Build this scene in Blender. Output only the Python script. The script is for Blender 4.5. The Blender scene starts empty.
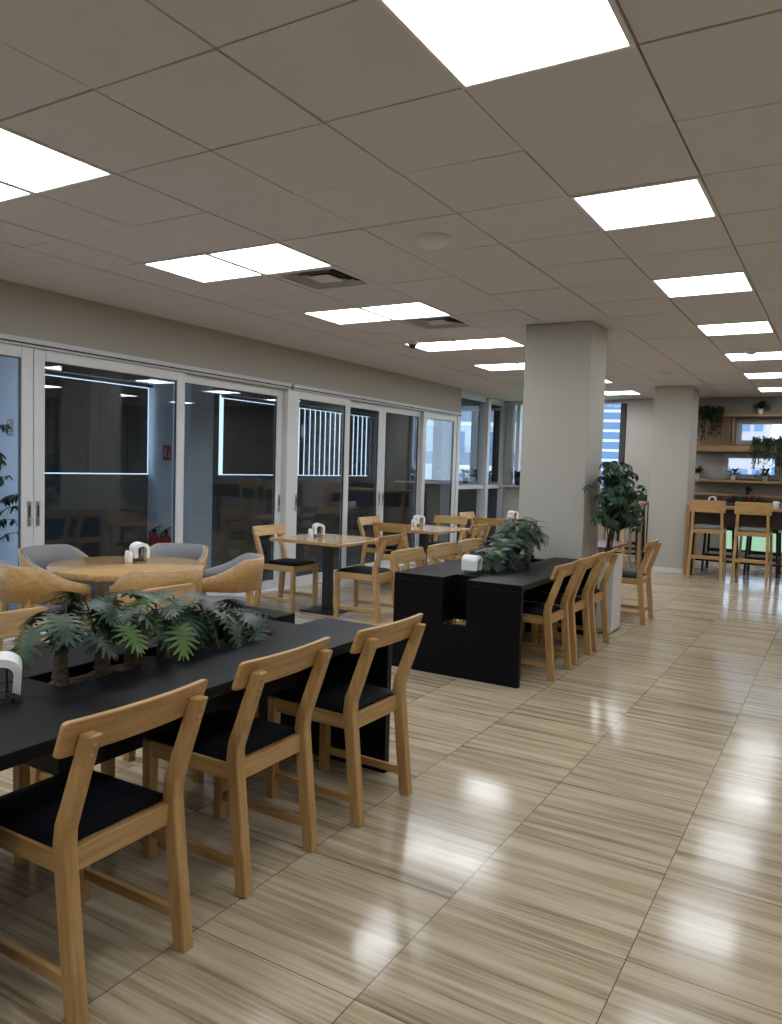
import bpy, bmesh, math, random
from mathutils import Matrix, Vector
SC = bpy.context.scene
COL = SC.collection
PI = math.pi
H = 2.824          # ceiling height
R3 = lambda a, ax: Matrix.Rotation(a, 3, ax)

# ------------------------------------------------------------------ mesh builder
class MB:
    def __init__(s): s.v = []; s.f = []; s.m = []; s.sm = []
    def add(s, V, F, mat=0, smooth=False, xf=None):
        o = len(s.v)
        for p in V:
            p = Vector(p)
            if xf is not None: p = xf @ p
            s.v.append(p)
        for q in F:
            s.f.append([o + i for i in q]); s.m.append(mat); s.sm.append(smooth)
        return s
    def from_bm(s, bm, mat=0, smooth=False, xf=None):
        bm.verts.index_update()
        s.add([v.co.copy() for v in bm.verts], [[v.index for v in f.verts] for f in bm.faces], mat, smooth, xf); bm.free(); return s
    def box(s, c, d, rot=None, bev=0, mat=0, seg=1):
        bm = bmesh.new(); bmesh.ops.create_cube(bm, size=1)
        for v in bm.verts: v.co = Vector((v.co.x * d[0], v.co.y * d[1], v.co.z * d[2]))
        if bev: bmesh.ops.bevel(bm, geom=list(bm.edges), offset=bev, segments=seg, profile=.5, affect='EDGES')
        for v in bm.verts:
            if rot is not None: v.co = rot @ v.co
            v.co += Vector(c)
        return s.from_bm(bm, mat, False)
    def b6(s, x0, x1, y0, y1, z0, z1, bev=0, mat=0):
        return s.box(((x0+x1)/2, (y0+y1)/2, (z0+z1)/2), (x1-x0, y1-y0, z1-z0), None, bev, mat)
    def prism(s, poly, axis, a, b, bev=0, mat=0, smooth=False):
        # poly: 2D points in the two remaining axes (in cyclic-free order x<y<z)
        def P(p, t):
            return {'x': (t, p[0], p[1]), 'y': (p[0], t, p[1]), 'z': (p[0], p[1], t)}[axis]
        bm = bmesh.new(); A = [bm.verts.new(P(p, a)) for p in poly]; B = [bm.verts.new(P(p, b)) for p in poly]
        n = len(poly); bm.faces.new(A); bm.faces.new(B[::-1])
        for i in range(n): bm.faces.new((A[i], B[i], B[(i+1) % n], A[(i+1) % n]))
        bmesh.ops.recalc_face_normals(bm, faces=list(bm.faces))
        if bev:
            ed = [e for e in bm.edges if len(e.link_faces) == 2 and e.calc_face_angle(0) > .6]
            bmesh.ops.bevel(bm, geom=ed, offset=bev, segments=1, profile=.5, affect='EDGES')
        return s.from_bm(bm, mat, smooth)
    def tube(s, pts, r, n=8, mat=0, caps=True):
        pts = [Vector(p) for p in pts]; rs = r if isinstance(r, (list, tuple)) else [r] * len(pts)
        V = []; F = []; up = None
        for i, p in enumerate(pts):
            t = (pts[min(i+1, len(pts)-1)] - pts[max(i-1, 0)]).normalized()
            if up is None: up = Vector((0, 0, 1)) if abs(t.z) < .9 else Vector((1, 0, 0))
            a = t.cross(up).normalized(); b = a.cross(t).normalized(); up = b
            for k in range(n):
                w = 2*PI*k/n; V.append(p + (a*math.cos(w) + b*math.sin(w)) * rs[i])
        for i in range(len(pts)-1):
            for k in range(n):
                F.append((i*n+k, i*n+(k+1) % n, (i+1)*n+(k+1) % n, (i+1)*n+k))
        s.add(V, F, mat, True)
        if caps:
            s.add([V[k] for k in range(n)][::-1], [list(range(n))], mat); s.add(V[-n:], [list(range(n))], mat)
        return s
    def lathe(s, prof, c=(0, 0, 0), n=24, mat=0, smooth=True, rot=None):
        V = []; F = []
        for (r, z) in prof:
            for k in range(n):
                w = 2*PI*k/n; p = Vector((r*math.cos(w), r*math.sin(w), z))
                if rot is not None: p = rot @ p
                V.append(p + Vector(c))
        for i in range(len(prof)-1):
            for k in range(n): F.append((i*n+k, i*n+(k+1) % n, (i+1)*n+(k+1) % n, (i+1)*n+k))
        s.add(V, F, mat, smooth)
        for i, rev in ((0, 1), (len(prof)-1, 0)):
            if prof[i][0] > 1e-5:
                L = V[i*n:(i+1)*n]; s.add(L[::-1] if rev else L, [list(range(n))], mat)
        return s
    def build(s, name, mats, parent=None, loc=None):
        me = bpy.data.meshes.new(name); me.from_pydata(s.v, [], s.f)
        if not isinstance(mats, (list, tuple)): mats = [mats]
        for m in mats: me.materials.append(m)
        for i, p in enumerate(me.polygons): p.material_index = s.m[i]; p.use_smooth = s.sm[i]
        me.update()
        o = bpy.data.objects.new(name, me); COL.objects.link(o)
        if parent: o.parent = parent
        if loc: o.location = loc
        return o

def tag(o, label=None, cat=None, group=None, kind=None):
    for k, v in (('label', label), ('category', cat), ('group', group), ('kind', kind)):
        if v: o[k] = v
    return o
def thing(name, label, cat, loc=(0, 0, 0), rz=0, group=None):
    o = bpy.data.objects.new(name, None); COL.objects.link(o); o.empty_display_size = .1
    o.location = loc; o.rotation_euler = (0, 0, rz)
    return tag(o, label, cat, group)
def copy_tree(o, parent=None):
    kids = [c for c in COL.objects if c.parent == o]
    c = o.copy(); COL.objects.link(c); c.parent = parent
    for k in kids: copy_tree(k, c)
    return c
class Proto:
    """first call hands out the source itself, later calls hand out copies"""
    def __init__(s, o): s.o = o; s.used = False
    def put(s, loc, rz, label, group=None):
        c = copy_tree(s.o) if s.used else s.o
        s.used = True; c.location = loc; c.rotation_euler = (0, 0, rz); c['label'] = label
        if group: c['group'] = group
        return c
def struct(mb, name, mats, label=None, cat=None, parent=None, loc=None):
    o = mb.build(name, mats, parent, loc); o['kind'] = 'structure'
    return tag(o, label, cat)

# ------------------------------------------------------------------ materials
def mat(name, col, rough=.5, spec=.5, metal=0, **kw):
    m = bpy.data.materials.new(name); m.use_nodes = True
    b = m.node_tree.nodes['Principled BSDF']
    b.inputs['Base Color'].default_value = (*col, 1); b.inputs['Roughness'].default_value = rough
    b.inputs['Specular IOR Level'].default_value = spec; b.inputs['Metallic'].default_value = metal
    for k, v in kw.items(): b.inputs[k.replace('_', ' ')].default_value = v
    return m
def N(m, t, **kw):
    n = m.node_tree.nodes.new(t)
    for k, v in kw.items():
        if k in n.inputs: n.inputs[k].default_value = v
        else: setattr(n, k, v)
    return n
def ramp(m, fac, stops):
    r = N(m, 'ShaderNodeValToRGB'); e = r.color_ramp.elements
    while len(e) < len(stops): e.new(.5)
    for i, (p, c) in enumerate(stops): e[i].position = p; e[i].color = (*c, 1)
    m.node_tree.links.new(fac, r.inputs[0]); return r.outputs[0]
def link(m, a, b): m.node_tree.links.new(a, b)
def bsdf(m): return m.node_tree.nodes['Principled BSDF']
def grained(name, axis, dark, mid, light, rough=.38, scale=1.0, stretch=18):
    m = mat(name, mid, rough)
    tc = N(m, 'ShaderNodeTexCoord'); mp = N(m, 'ShaderNodeMapping')
    s = [46 * scale] * 3; s['xyz'.index(axis)] = 46 * scale / stretch
    mp.inputs['Scale'].default_value = s
    oi = N(m, 'ShaderNodeObjectInfo'); ad = N(m, 'ShaderNodeVectorMath', operation='ADD')
    sc_ = N(m, 'ShaderNodeMath', operation='MULTIPLY'); sc_.inputs[1].default_value = 17.3
    link(m, oi.outputs['Random'], sc_.inputs[0])
    link(m, tc.outputs['Object'], mp.inputs['Vector']); link(m, mp.outputs[0], ad.inputs[0]); link(m, sc_.outputs[0], ad.inputs[1])
    no = N(m, 'ShaderNodeTexNoise', Scale=1.0, Detail=4.0, Roughness=.6); link(m, ad.outputs[0], no.inputs['Vector'])
    link(m, ramp(m, no.outputs['Fac'], [(.3, dark), (.52, mid), (.75, light)]), bsdf(m).inputs['Base Color'])
    return m
OAK = ((.385, .215, .078), (.50, .30, .118), (.575, .365, .155))
oak = {a: grained('oak_' + a, a, *OAK) for a in 'xyz'}
WAL = ((.14, .07, .032), (.22, .115, .055), (.28, .15, .075))
wal = {a: grained('walnut_' + a, a, *WAL) for a in 'xyz'}
SHELF = ((.26, .15, .065), (.36, .215, .098), (.42, .26, .125))
shw = {a: grained('shelf_oak_' + a, a, *SHELF) for a in 'xyz'}
dkw = grained('dark_walnut', 'x', (.03, .014, .009), (.05, .024, .015), (.07, .035, .02))
black = mat('black_laminate', (.003, .0035, .005), .38, .16)
blackm = mat('black_metal', (.012, .012, .014), .4)
oakt = grained('oak_lacquered', 'y', *OAK, rough=.14)
walt = grained('walnut_lacquered', 'x', *WAL, rough=.14)
pad = mat('navy_black_leatherette', (.0025, .0032, .0055), .6, .15)
grey_f = mat('grey_upholstery', (.25, .25, .26), .9, .2)
white_p = mat('white_paint', (.74, .73, .71), .45)
napk = mat('white_paper', (.82, .82, .82), .9, .2)
ceram = mat('white_ceramic', (.8, .79, .77), .25)
alu = mat('white_aluminium', (.62, .63, .635), .38)
alud = mat('grey_gasket', (.03, .03, .032), .6)
wallm = mat('greige_paint', (.40, .372, .325), .75, .25)
colm = mat('greige_column_paint', (.47, .445, .395), .7, .25)
far_wm = mat('taupe_paint', (.33, .305, .28), .75, .25)
plaster = mat('ceiling_plaster', (.66, .632, .668), .85, .2)
tilem = mat('ceiling_tile', (.66, .632, .668), .9, .15)
gapm = mat('ceiling_gap', (.05, .048, .046), .9)
base_w = mat('white_baseboard', (.68, .67, .65), .5)
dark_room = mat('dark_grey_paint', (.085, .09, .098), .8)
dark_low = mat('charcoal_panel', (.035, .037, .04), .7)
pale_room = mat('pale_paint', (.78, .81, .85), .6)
brown_post = mat('brown_post', (.055, .042, .04), .6)
steel = mat('brushed_steel', (.5, .5, .5), .3, .5, 1)
soil = mat('soil', (.10, .068, .046), .95)
red = mat('red_enamel', (.42, .015, .012), .3)
redsign = mat('red_sign', (.55, .02, .025), .5)
slatm = mat('blind_fabric', (.10, .105, .11), .9, .1)
terr = mat('plum_flowers', (.075, .014, .03), .85)
dgrey = mat('dark_plastic_pot', (.03, .03, .032), .5)
def leaf_mat(name, a, b, rough=.42):
    m = mat(name, a, rough, .3); tc = N(m, 'ShaderNodeTexCoord'); no = N(m, 'ShaderNodeTexNoise', Scale=9.0, Detail=2.0)
    link(m, tc.outputs['Object'], no.inputs['Vector'])
    link(m, ramp(m, no.outputs['Fac'], [(.38, a), (.68, b)]), bsdf(m).inputs['Base Color']); return m
leafA = leaf_mat('philodendron_leaf', (.014, .036, .020), (.045, .088, .048))
leafA2 = leaf_mat('philodendron_young_leaf', (.06, .13, .025), (.16, .24, .06))
leafB = leaf_mat('umbrella_leaf', (.014, .038, .018), (.030, .075, .030), .3)
leafC = leaf_mat('ivy_leaf', (.012, .03, .014), (.04, .075, .03))
leafR = leaf_mat('heather_leaf', (.05, .012, .022), (.06, .09, .03), .7)
barkm = grained('trunk_bark', 'z', (.045, .03, .018), (.10, .07, .045), (.16, .12, .08), .9, .8, .4)
petm = mat('leaf_stalk', (.06, .09, .035), .5)

def emis(name, col, s):
    m = bpy.data.materials.new(name); m.use_nodes = True; nt = m.node_tree; nt.nodes.clear()
    e = nt.nodes.new('ShaderNodeEmission'); o = nt.nodes.new('ShaderNodeOutputMaterial')
    e.inputs[0].default_value = (*col, 1); e.inputs[1].default_value = s; nt.links.new(e.outputs[0], o.inputs[0]); return m
PANEL = emis('light_diffuser', (.90, .955, 1), 12.5)

def glass_mat(name, tint, ior=1.52):
    m = bpy.data.materials.new(name); m.use_nodes = True; nt = m.node_tree; nt.nodes.clear()
    t = nt.nodes.new('ShaderNodeBsdfTransparent'); g = nt.nodes.new('ShaderNodeBsdfGlossy'); x = nt.nodes.new('ShaderNodeMixShader')
    fr = nt.nodes.new('ShaderNodeFresnel'); ge = nt.nodes.new('ShaderNodeNewGeometry'); mr = nt.nodes.new('ShaderNodeMapRange'); o = nt.nodes.new('ShaderNodeOutputMaterial')
    t.inputs[0].default_value = (*tint, 1); g.inputs['Roughness'].default_value = 0.0
    mr.inputs['To Min'].default_value = ior; mr.inputs['To Max'].default_value = 1/ior
    L = nt.links.new
    L(ge.outputs['Backfacing'], mr.inputs['Value']); L(mr.outputs[0], fr.inputs[0]); L(fr.outputs[0], x.inputs[0])
    L(t.outputs[0], x.inputs[1]); L(g.outputs[0], x.inputs[2]); L(x.outputs[0], o.inputs[0]); return m
glass = glass_mat('door_glass', (.90, .925, .94))
wglass = glass_mat('window_glass', (.93, .96, .97), 1.2)

# floor: 0.6 m polished tiles with a linear travertine grain running across the aisle
def floor_mat():
    m = mat('polished_striated_tile', (.5, .43, .34), .12, .38)
    b = bsdf(m); ge = N(m, 'ShaderNodeNewGeometry'); sp = N(m, 'ShaderNodeSeparateXYZ'); link(m, ge.outputs['Position'], sp.inputs[0])
    def math_(op, a, bv):
        n = N(m, 'ShaderNodeMath', operation=op)
        if isinstance(a, (int, float)): n.inputs[0].default_value = a
        else: link(m, a, n.inputs[0])
        if bv is not None:
            if isinstance(bv, (int, float)): n.inputs[1].default_value = bv
            else: link(m, bv, n.inputs[1])
        return n.outputs[0]
    u = math_('DIVIDE', math_('ADD', sp.outputs[0], .5 + 60), .6); v = math_('DIVIDE', math_('ADD', sp.outputs[1], -2.345 + 60), .6)
    fu, fv = math_('FRACT', u, None), math_('FRACT', v, None); iu, iv = math_('FLOOR', u, None), math_('FLOOR', v, None)
    cb = N(m, 'ShaderNodeCombineXYZ'); link(m, iu, cb.inputs[0]); link(m, iv, cb.inputs[1])
    wn = N(m, 'ShaderNodeTexWhiteNoise', noise_dimensions='3D'); link(m, cb.outputs[0], wn.inputs['Vector'])
    off = N(m, 'ShaderNodeVectorMath', operation='SCALE'); link(m, wn.outputs['Color'], off.inputs[0]); off.inputs['Scale'].default_value = 40
    def streak(sx, sy, det):
        mp = N(m, 'ShaderNodeMapping'); mp.inputs['Scale'].default_value = (sx, sy, 1); link(m, ge.outputs['Position'], mp.inputs[0])
        ad = N(m, 'ShaderNodeVectorMath', operation='ADD'); link(m, mp.outputs[0], ad.inputs[0]); link(m, off.outputs[0], ad.inputs[1])
        no = N(m, 'ShaderNodeTexNoise', Scale=1.0, Detail=det, Roughness=.55, Distortion=.25); link(m, ad.outputs[0], no.inputs['Vector']); return no.outputs['Fac']
    a, c = streak(1.1, 22, 3.0), streak(2.2, 85, 2.0)
    mixv = math_('ADD', math_('MULTIPLY', a, .62), math_('MULTIPLY', c, .38))
    tone = math_('ADD', mixv, math_('MULTIPLY', math_('SUBTRACT', wn.outputs['Value'], .5), .05))
    colr = ramp(m, tone, [(.34, (.225, .165, .10)), (.44, (.375, .293, .19)), (.53, (.49, .40, .275)), (.66, (.58, .49, .355))])
    edge = math_('MINIMUM', math_('MINIMUM', fu, math_('SUBTRACT', 1, fu)), math_('MINIMUM', fv, math_('SUBTRACT', 1, fv)))
    g = math_('LESS_THAN', edge, .0026)
    mx = N(m, 'ShaderNodeMix', data_type='RGBA'); link(m, g, mx.inputs['Factor']); link(m, colr, mx.inputs[6]); mx.inputs[7].default_value = (.07, .055, .045, 1)
    link(m, mx.outputs[2], b.inputs['Base Color'])
    nr = N(m, 'ShaderNodeTexNoise', Scale=3.0, Detail=3.0); link(m, ge.outputs['Position'], nr.inputs['Vector'])
    rr = N(m, 'ShaderNodeMapRange'); rr.inputs['From Min'].default_value = .3; rr.inputs['From Max'].default_value = .7
    rr.inputs['To Min'].default_value = .12; rr.inputs['To Max'].default_value = .17
    link(m, nr.outputs['Fac'], rr.inputs['Value']); link(m, rr.outputs[0], b.inputs['Roughness'])
    return m
floorm = floor_mat()

# ------------------------------------------------------------------ room shell
XL, XR, YB, YF = -5.64, 4.4, -4.0, 14.2
struct(MB().b6(-5.9, XR, YB, YF + .25, -.12, 0), 'floor', floorm)
outer_fl = mat('outer_floor_tile', (.17, .18, .19), .25)
struct(MB().b6(-8.5, -5.9, -1, YF + .25, -.12, 0), 'floor.001', outer_fl)
X0, Y0, T = -2.4388, 2.5083, .6
LIGHTS = [(i, j) for j in (-7, -4, -1, 2, 5, 8, 11, 14, 17) for i in (-3, -2, 2, 7)]
VENTS = [(-2, 3), (-2, 6)]
skip = set(LIGHTS) | set(VENTS)
rnd = random.Random(4)
cm = MB(); XG = X0 - 3.7 * T
for i in range(-4, 12):
    for j in range(-11, 20):
        if (i, j) in skip: continue
        a, b = max(XG, X0 + i*T), min(XR, X0 + (i+1)*T); c, d = max(YB, Y0 + j*T), min(YF, Y0 + (j+1)*T)
        if b - a < .03 or d - c < .03: continue
        dz = rnd.choice((0, 0, .001, .002, .003)) ; tx = rnd.uniform(-.0015, .0015); g = .0042
        z = H + dz
        V = [(a+g, c+g, z-tx), (b-g, c+g, z+tx), (b-g, d-g, z+tx), (a+g, d-g, z-tx)]
        V += [(p[0], p[1], H + .03) for p in V]
        cm.add(V, [(3, 2, 1, 0), (0, 1, 5, 4), (1, 2, 6, 5), (2, 3, 7, 6), (3, 0, 4, 7)], 0)
cm.b6(XG, XR, YB, YF, H + .03, H + .06, 0, 1)
struct(cm, 'ceiling', [tilem, gapm])
struct(MB().b6(-5.66, XG - .003, YB, YF, H, H + .1), 'ceiling.001', plaster)
# side walls that close the room outside the frame
struct(MB().b6(XR, XR + .15, YB, YF + .25, 0, H + .1), 'wall_right', wallm)
struct(MB().b6(-5.9, XR + .15, YB - .15, YB, 0, H + .1), 'wall_back', wallm)
# wall of sliding doors
struct(MB().b6(-5.84, XL, YB, 11.76, 2.385, H + .1).b6(-5.84, XL, YB, 2.0, 0, 2.385).b6(-5.84, XL, 11.70, 11.76, 0, 2.385), 'wall_left', wallm)
# far wall with its openings (windows 8..11)
def wall_with_holes(name, m, y0, y1, xa, xb, za, zb, holes):
    xs = sorted({xa, xb, *[h[0] for h in holes], *[h[1] for h in holes]}); zs = sorted({za, zb, *[h[2] for h in holes], *[h[3] for h in holes]})
    w = MB()
    for i in range(len(xs)-1):
        for k in range(len(zs)-1):
            cx, cz = (xs[i]+xs[i+1])/2, (zs[k]+zs[k+1])/2
            if any(h[0] < cx < h[1] and h[2] < cz < h[3] for h in holes): continue
            w.b6(xs[i], xs[i+1], y0, y1, zs[k], zs[k+1])
    return struct(w, name, m)
W_UP = (-1.60, -.30, 2.05, 2.43); W_LO = (-1.80, -.99, 1.485, 1.865); W_FL = (-1.78, -.40, .22, .82)
wall_with_holes('wall_far', far_wm, YF, YF + .25, -3.0, XR, 0, H + .1, [W_UP, W_LO, W_FL])
struct(MB().b6(-3.46, -3.0, YF - .10, YF + .25, 0, H + .1), 'wall_far.001', colm)
struct(MB().b6(-5.9, -3.46, YF, YF + .25, 0, 1.17).b6(-5.9, -3.46, YF, YF + .25, 2.80, H + .1), 'wall_far.002', colm)
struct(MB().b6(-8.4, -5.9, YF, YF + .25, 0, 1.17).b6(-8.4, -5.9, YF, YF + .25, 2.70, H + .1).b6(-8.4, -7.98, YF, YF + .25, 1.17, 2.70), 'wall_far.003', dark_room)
struct(MB().b6(-5.86, -3.5, YF - .14, YF, 1.155, 1.19, .004), 'trim_1', base_w)
struct(MB().b6(-8.2, -5.98, YF - .2, YF, 1.155, 1.19, .004), 'trim_2', base_w)
# square columns
struct(MB().b6(-2.625, -2.005, 6.79, 7.29, 0, H - .001, .006), 'column', colm)
struct(MB().b6(-2.60, -2.05, 12.20, 12.80, 0, H - .001, .006), 'column.001', colm)
struct(MB().b6(-2.612, -2.038, 12.188, 12.20, 0, .075).b6(-2.05, -2.038, 12.20, 12.80, 0, .075).b6(-2.612, -2.60, 12.20, 12.80, 0, .075), 'baseboard_column', base_w)
struct(MB().b6(-3.47, -3.0, YF - .112, YF - .10, 0, .075).b6(-3.0, -2.0, YF - .012, YF, 0, .075).b6(-2.0, XR, YF - .012, YF, 0, .075), 'baseboard_far', base_w)

# ------------------------------------------------------------------ windows of the far wall
def window(name, x0, x1, z0, z1, y, fw=.09, dep=.08, mull=(), fm=None, d=.10):
    fm = fm or alu
    w = MB(); w.b6(x0, x1, y, y + dep, z0, z0 + fw, .004).b6(x0, x1, y, y + dep, z1 - fw, z1, .004)
    w.b6(x0, x0 + fw, y, y + dep, z0 + fw, z1 - fw, .004).b6(x1 - fw, x1, y, y + dep, z0 + fw, z1 - fw, .004)
    o = struct(w, name, fm)
    for (a, b, mm) in mull: MB().b6(a, b, y - .02, y + dep + .02, z0 + fw, z1 - fw, .004).build('window_mullion', mm, o)
    MB().b6(x0 + fw, x1 - fw, y + dep/2 - .004, y + dep/2 + .004, z0 + fw, z1 - fw).build('window_pane', wglass, o)
    return o
grey_fr = mat('grey_window_frame', (.36, .37, .37), .45)
window('window_1', W_UP[0] - .05, W_UP[1], W_UP[2] - .03, W_UP[3] + .03, YF - .03, .085, .10, fm=grey_fr)
window('window_2', W_LO[0] - .03, W_LO[1] + .03, W_LO[2] - .03, W_LO[3] + .02, YF - .03, .08, .10, fm=grey_fr)
window('window_3', W_FL[0], W_FL[1], W_FL[2], W_FL[3], YF + .02, .03, .08, fm=alud)
window('window_4', -5.86, -3.46, 1.19, 2.80, YF + .04, .04, .08, mull=((-3.61, -3.51, brown_post), (-5.62, -5.54, alu)))
window('window_5', -7.98, -5.9, 1.19, 2.70, YF + .04, .05, .08, mull=((-7.44, -7.22, brown_post), (-6.58, -6.30, brown_post), (-6.10, -5.95, brown_post)))
# glazed bay beyond the doors
bay = MB()
for (a, b) in ((11.76, 11.84), (13.28, 13.40), (14.12, 14.195)): bay.b6(-5.98 if b < 14 else -5.92, -5.80, a, b, 0, 2.78, .006)
for (z0, z1) in ((0, .06), (1.12, 1.19), (2.72, H)): bay.b6(-5.95, -5.85, 11.84, 13.28, z0, z1, .004).b6(-5.95, -5.85, 13.40, 14.12, z0, z1, .004)
o = struct(bay, 'window_6', alu)
MB().b6(-5.904, -5.896, 11.84, 13.28, .06, 2.72).build('window_pane', wglass, o); MB().b6(-5.904, -5.896, 13.40, 14.12, .06, 2.72).build('window_pane', wglass, o)
struct(MB().b6(-6.0, -5.66, 11.765, 14.2, H, H + .1), 'ceiling.002', plaster)
MB().b6(-5.79, -5.62, 14.08, 14.19, 1.2, 2.76, .01).b6(-5.79, -5.72, 14.08, 14.19, 0, 1.15, .01).build('window_mullion', grey_fr, o)

# ------------------------------------------------------------------ sliding doors
fr = MB().b6(-5.80, -5.60, 2.0, 7.13, 2.345, 2.395, .004).b6(-5.80, -5.60, 7.18, 11.70, 2.345, 2.395, .004)
fr.b6(-5.80, -5.595, 2.0, 7.13, 2.395, 2.41).b6(-5.80, -5.595, 7.18, 11.70, 2.395, 2.41)
fr.b6(-5.80, -5.62, 7.10, 7.21, 0, 2.345, .004).b6(-5.80, -5.615, 11.62, 11.72, 0, 2.36, .004).b6(-5.80, -5.60, 2.0, 11.70, 0, .035, .004)
fr.b6(-5.60, -5.59, 2.0, 11.72, 2.36, 2.372, 0, 1)
struct(fr, 'trim_3', [alu, alud])
def door(n, y0, y1, x, stiles=(.10, .10), handle=None):
    z0, z1 = .035, 2.345; t = .05; w = MB()
    w.b6(x - t/2, x + t/2, y0, y0 + stiles[0], z0, z1, .004).b6(x - t/2, x + t/2, y1 - stiles[1], y1, z0, z1, .004)
    w.b6(x - t/2, x + t/2, y0 + stiles[0], y1 - stiles[1], z1 - .09, z1, .004).b6(x - t/2, x + t/2, y0 + stiles[0], y1 - stiles[1], z0, z0 + .09, .004)
    a, b, c, d = y0 + stiles[0], y1 - stiles[1], z0 + .09, z1 - .09; q = .006
    for (p0, p1, r0, r1) in ((a, b, c, c+q), (a, b, d-q, d), (a, a+q, c, d), (b-q, b, c, d)): w.b6(x - .012, x + .012, p0, p1, r0, r1, 0, 1)
    o = struct(w, 'door_%d' % n, [alu, alud])
    MB().b6(x - .011, x - .006, a, b, c, d).b6(x + .006, x + .011, a, b, c, d).build('door_pane', glass, o)
    if handle:
        hy = handle
        hd = MB().box((x + t/2 + .004, hy, 1.02), (.008, .032, .20), bev=.003).box((x + t/2 + .009, hy, 1.04), (.004, .014, .09), mat=1).build('door_handle', [steel, alud], o)
    return o
door(1, 2.25, 3.861, -5.66, handle=3.825)
door(2, 3.867, 5.50, -5.66, handle=3.902)
door(3, 5.45, 7.10, -5.72, handle=7.06)
door(4, 7.22, 8.42, -5.66, (.11, .10), handle=7.30)
door(5, 8.40, 9.335, -5.72, (.08, .09), handle=9.29)
door(6, 9.34, 10.50, -5.72, (.09, .08), handle=9.39)
door(7, 10.45, 11.62, -5.66, (.10, .10))

# ------------------------------------------------------------------ glazed room beyond the doors
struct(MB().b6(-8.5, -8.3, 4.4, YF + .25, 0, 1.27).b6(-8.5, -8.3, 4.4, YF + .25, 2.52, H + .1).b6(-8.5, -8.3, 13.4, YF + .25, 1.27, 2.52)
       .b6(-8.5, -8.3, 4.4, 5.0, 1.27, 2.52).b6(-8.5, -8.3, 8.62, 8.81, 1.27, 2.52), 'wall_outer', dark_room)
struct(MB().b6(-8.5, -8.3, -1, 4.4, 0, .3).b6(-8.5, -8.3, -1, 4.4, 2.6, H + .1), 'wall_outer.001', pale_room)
struct(MB().b6(-8.5, -5.9, -1.15, -1, 0, .3).b6(-8.5, -5.9, -1.15, -1, 2.6, H + .1), 'wall_outer.002', pale_room)  # end wall out of view, opened up to brighten the fins
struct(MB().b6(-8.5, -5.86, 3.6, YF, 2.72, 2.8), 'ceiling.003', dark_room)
struct(MB().b6(-8.5, -7.80, 5.16, 5.40, 0, 2.72, .01), 'wall_fin', pale_room)
struct(MB().b6(-8.3, -7.50, 7.42, 7.86, 0, 2.72, .01), 'wall_fin.001', pale_room)
struct(MB().b6(-8.5, -5.9, -1, 3.6, 2.74, 2.76), 'added_skylight', wglass)  # unseen glass roof, added so more daylight reaches the pale fins
struct(MB().b6(-8.44, -8.40, 5.0, 8.62, 1.27, 2.52), 'window_7', wglass)
struct(MB().b6(-8.44, -8.40, 8.81, 13.4, 1.27, 2.52), 'window_8', wglass)
def blind(y0, y1, ang, label):
    t = thing('vertical_blind', label, 'blind', (-8.22, (y0+y1)/2, 1.29), 0, 'vertical blinds beyond the doors')
    n = int((y1 - y0) / .155); s = MB(); L = y1 - y0
    for k in range(n):
        s.box((0, -L/2 + .1 + k*.155, .575), (.19, .004, 1.15), R3(ang, 'Z'))
    s.build('slats', slatm, t)
    MB().b6(-.03, .03, -L/2, L/2, 1.165, 1.205).build('headrail', dark_room, t)
blind(5.45, 7.40, math.radians(96), 'closed grey vertical blind behind the glass of the doors by the round table')
blind(8.80, 10.62, math.radians(97), 'closed grey vertical blind behind the wide door next to the round table')
blind(10.68, 13.35, math.radians(104.5), 'half open vertical blind with bright gaps behind the glass of the narrower doors')

# signs on the pale columns
s = thing('no_smoking_sign', 'small white no-smoking sign with red ring on the pale wall behind the ficus', 'sign', (-7.93, 5.155, 1.79), -PI/2)
MB().box((0, 0, 0), (.006, .13, .21), bev=.001).build('plate', white_p, s)
ring = MB()
for k in range(24):
    a, b = 2*PI*k/24, 2*PI*(k+1)/24
    V = [(.0045, r*math.cos(w), .035 + r*math.sin(w)) for w in (a, b) for r in (.042, .054)]
    ring.add(V, [(0, 1, 3, 2)])
ring.box((.0042, 0, .035), (.0012, .09, .009), R3(PI/4, 'X'))
ring.build('ring', redsign, s)
MB().box((.0035, 0, .035), (.001, .055, .008)).build('pictogram', blackm, s)
for z, w_ in ((-.045, .1), (-.068, .085), (-.086, .1)): MB().box((.0035, 0, z), (.001, w_, .008)).build('text_line', blackm, s)
s = thing('fire_extinguisher_sign', 'small red extinguisher sign on the pale column behind the glass', 'sign', (-7.92, 7.415, 1.58), -PI/2)
MB().box((0, 0, 0), (.006, .15, .2), bev=.001).build('plate', redsign, s)
MB().box((.004, -.03, -.01), (.002, .035, .10), bev=.0005).box((.004, -.03, .05), (.002, .016, .02)).box((.004, -.015, .064), (.002, .05, .008)).box((.004, .045, -.02), (.002, .012, .1)).build('pictogram', white_p, s)
def extinguisher(y, label):
    t = thing('fire_extinguisher', label, 'fire extinguisher', (y, 7.30, 0), -PI/2, 'red extinguishers beyond the doors')
    MB().lathe([(.072, 0), (.078, .012), (.078, .40), (.07, .44), (.04, .475), (.022, .485), (.022, .5)], n=20).build('cylinder', red, t)
    MB().lathe([(.0785, .2), (.0792, .205), (.0792, .3), (.0785, .305)], n=20).build('label_band', white_p, t)
    MB().box((0, 0, .52), (.035, .05, .05), bev=.005).box((.0, .05, .57), (.02, .14, .012), R3(.35, 'X')).box((0, .045, .535), (.02, .12, .01), R3(.1, 'X')).build('valve', blackm, t)
    MB().tube([(0, -.02, .52), (0, -.08, .5), (0, -.11, .38), (.0, -.1, .22)], .011, 8).build('hose', blackm, t)
extinguisher(-8.02, 'red fire extinguisher by the pale column, on the blind side of the pair')
extinguisher(-7.80, 'red fire extinguisher with white band under the red sign')

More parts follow.
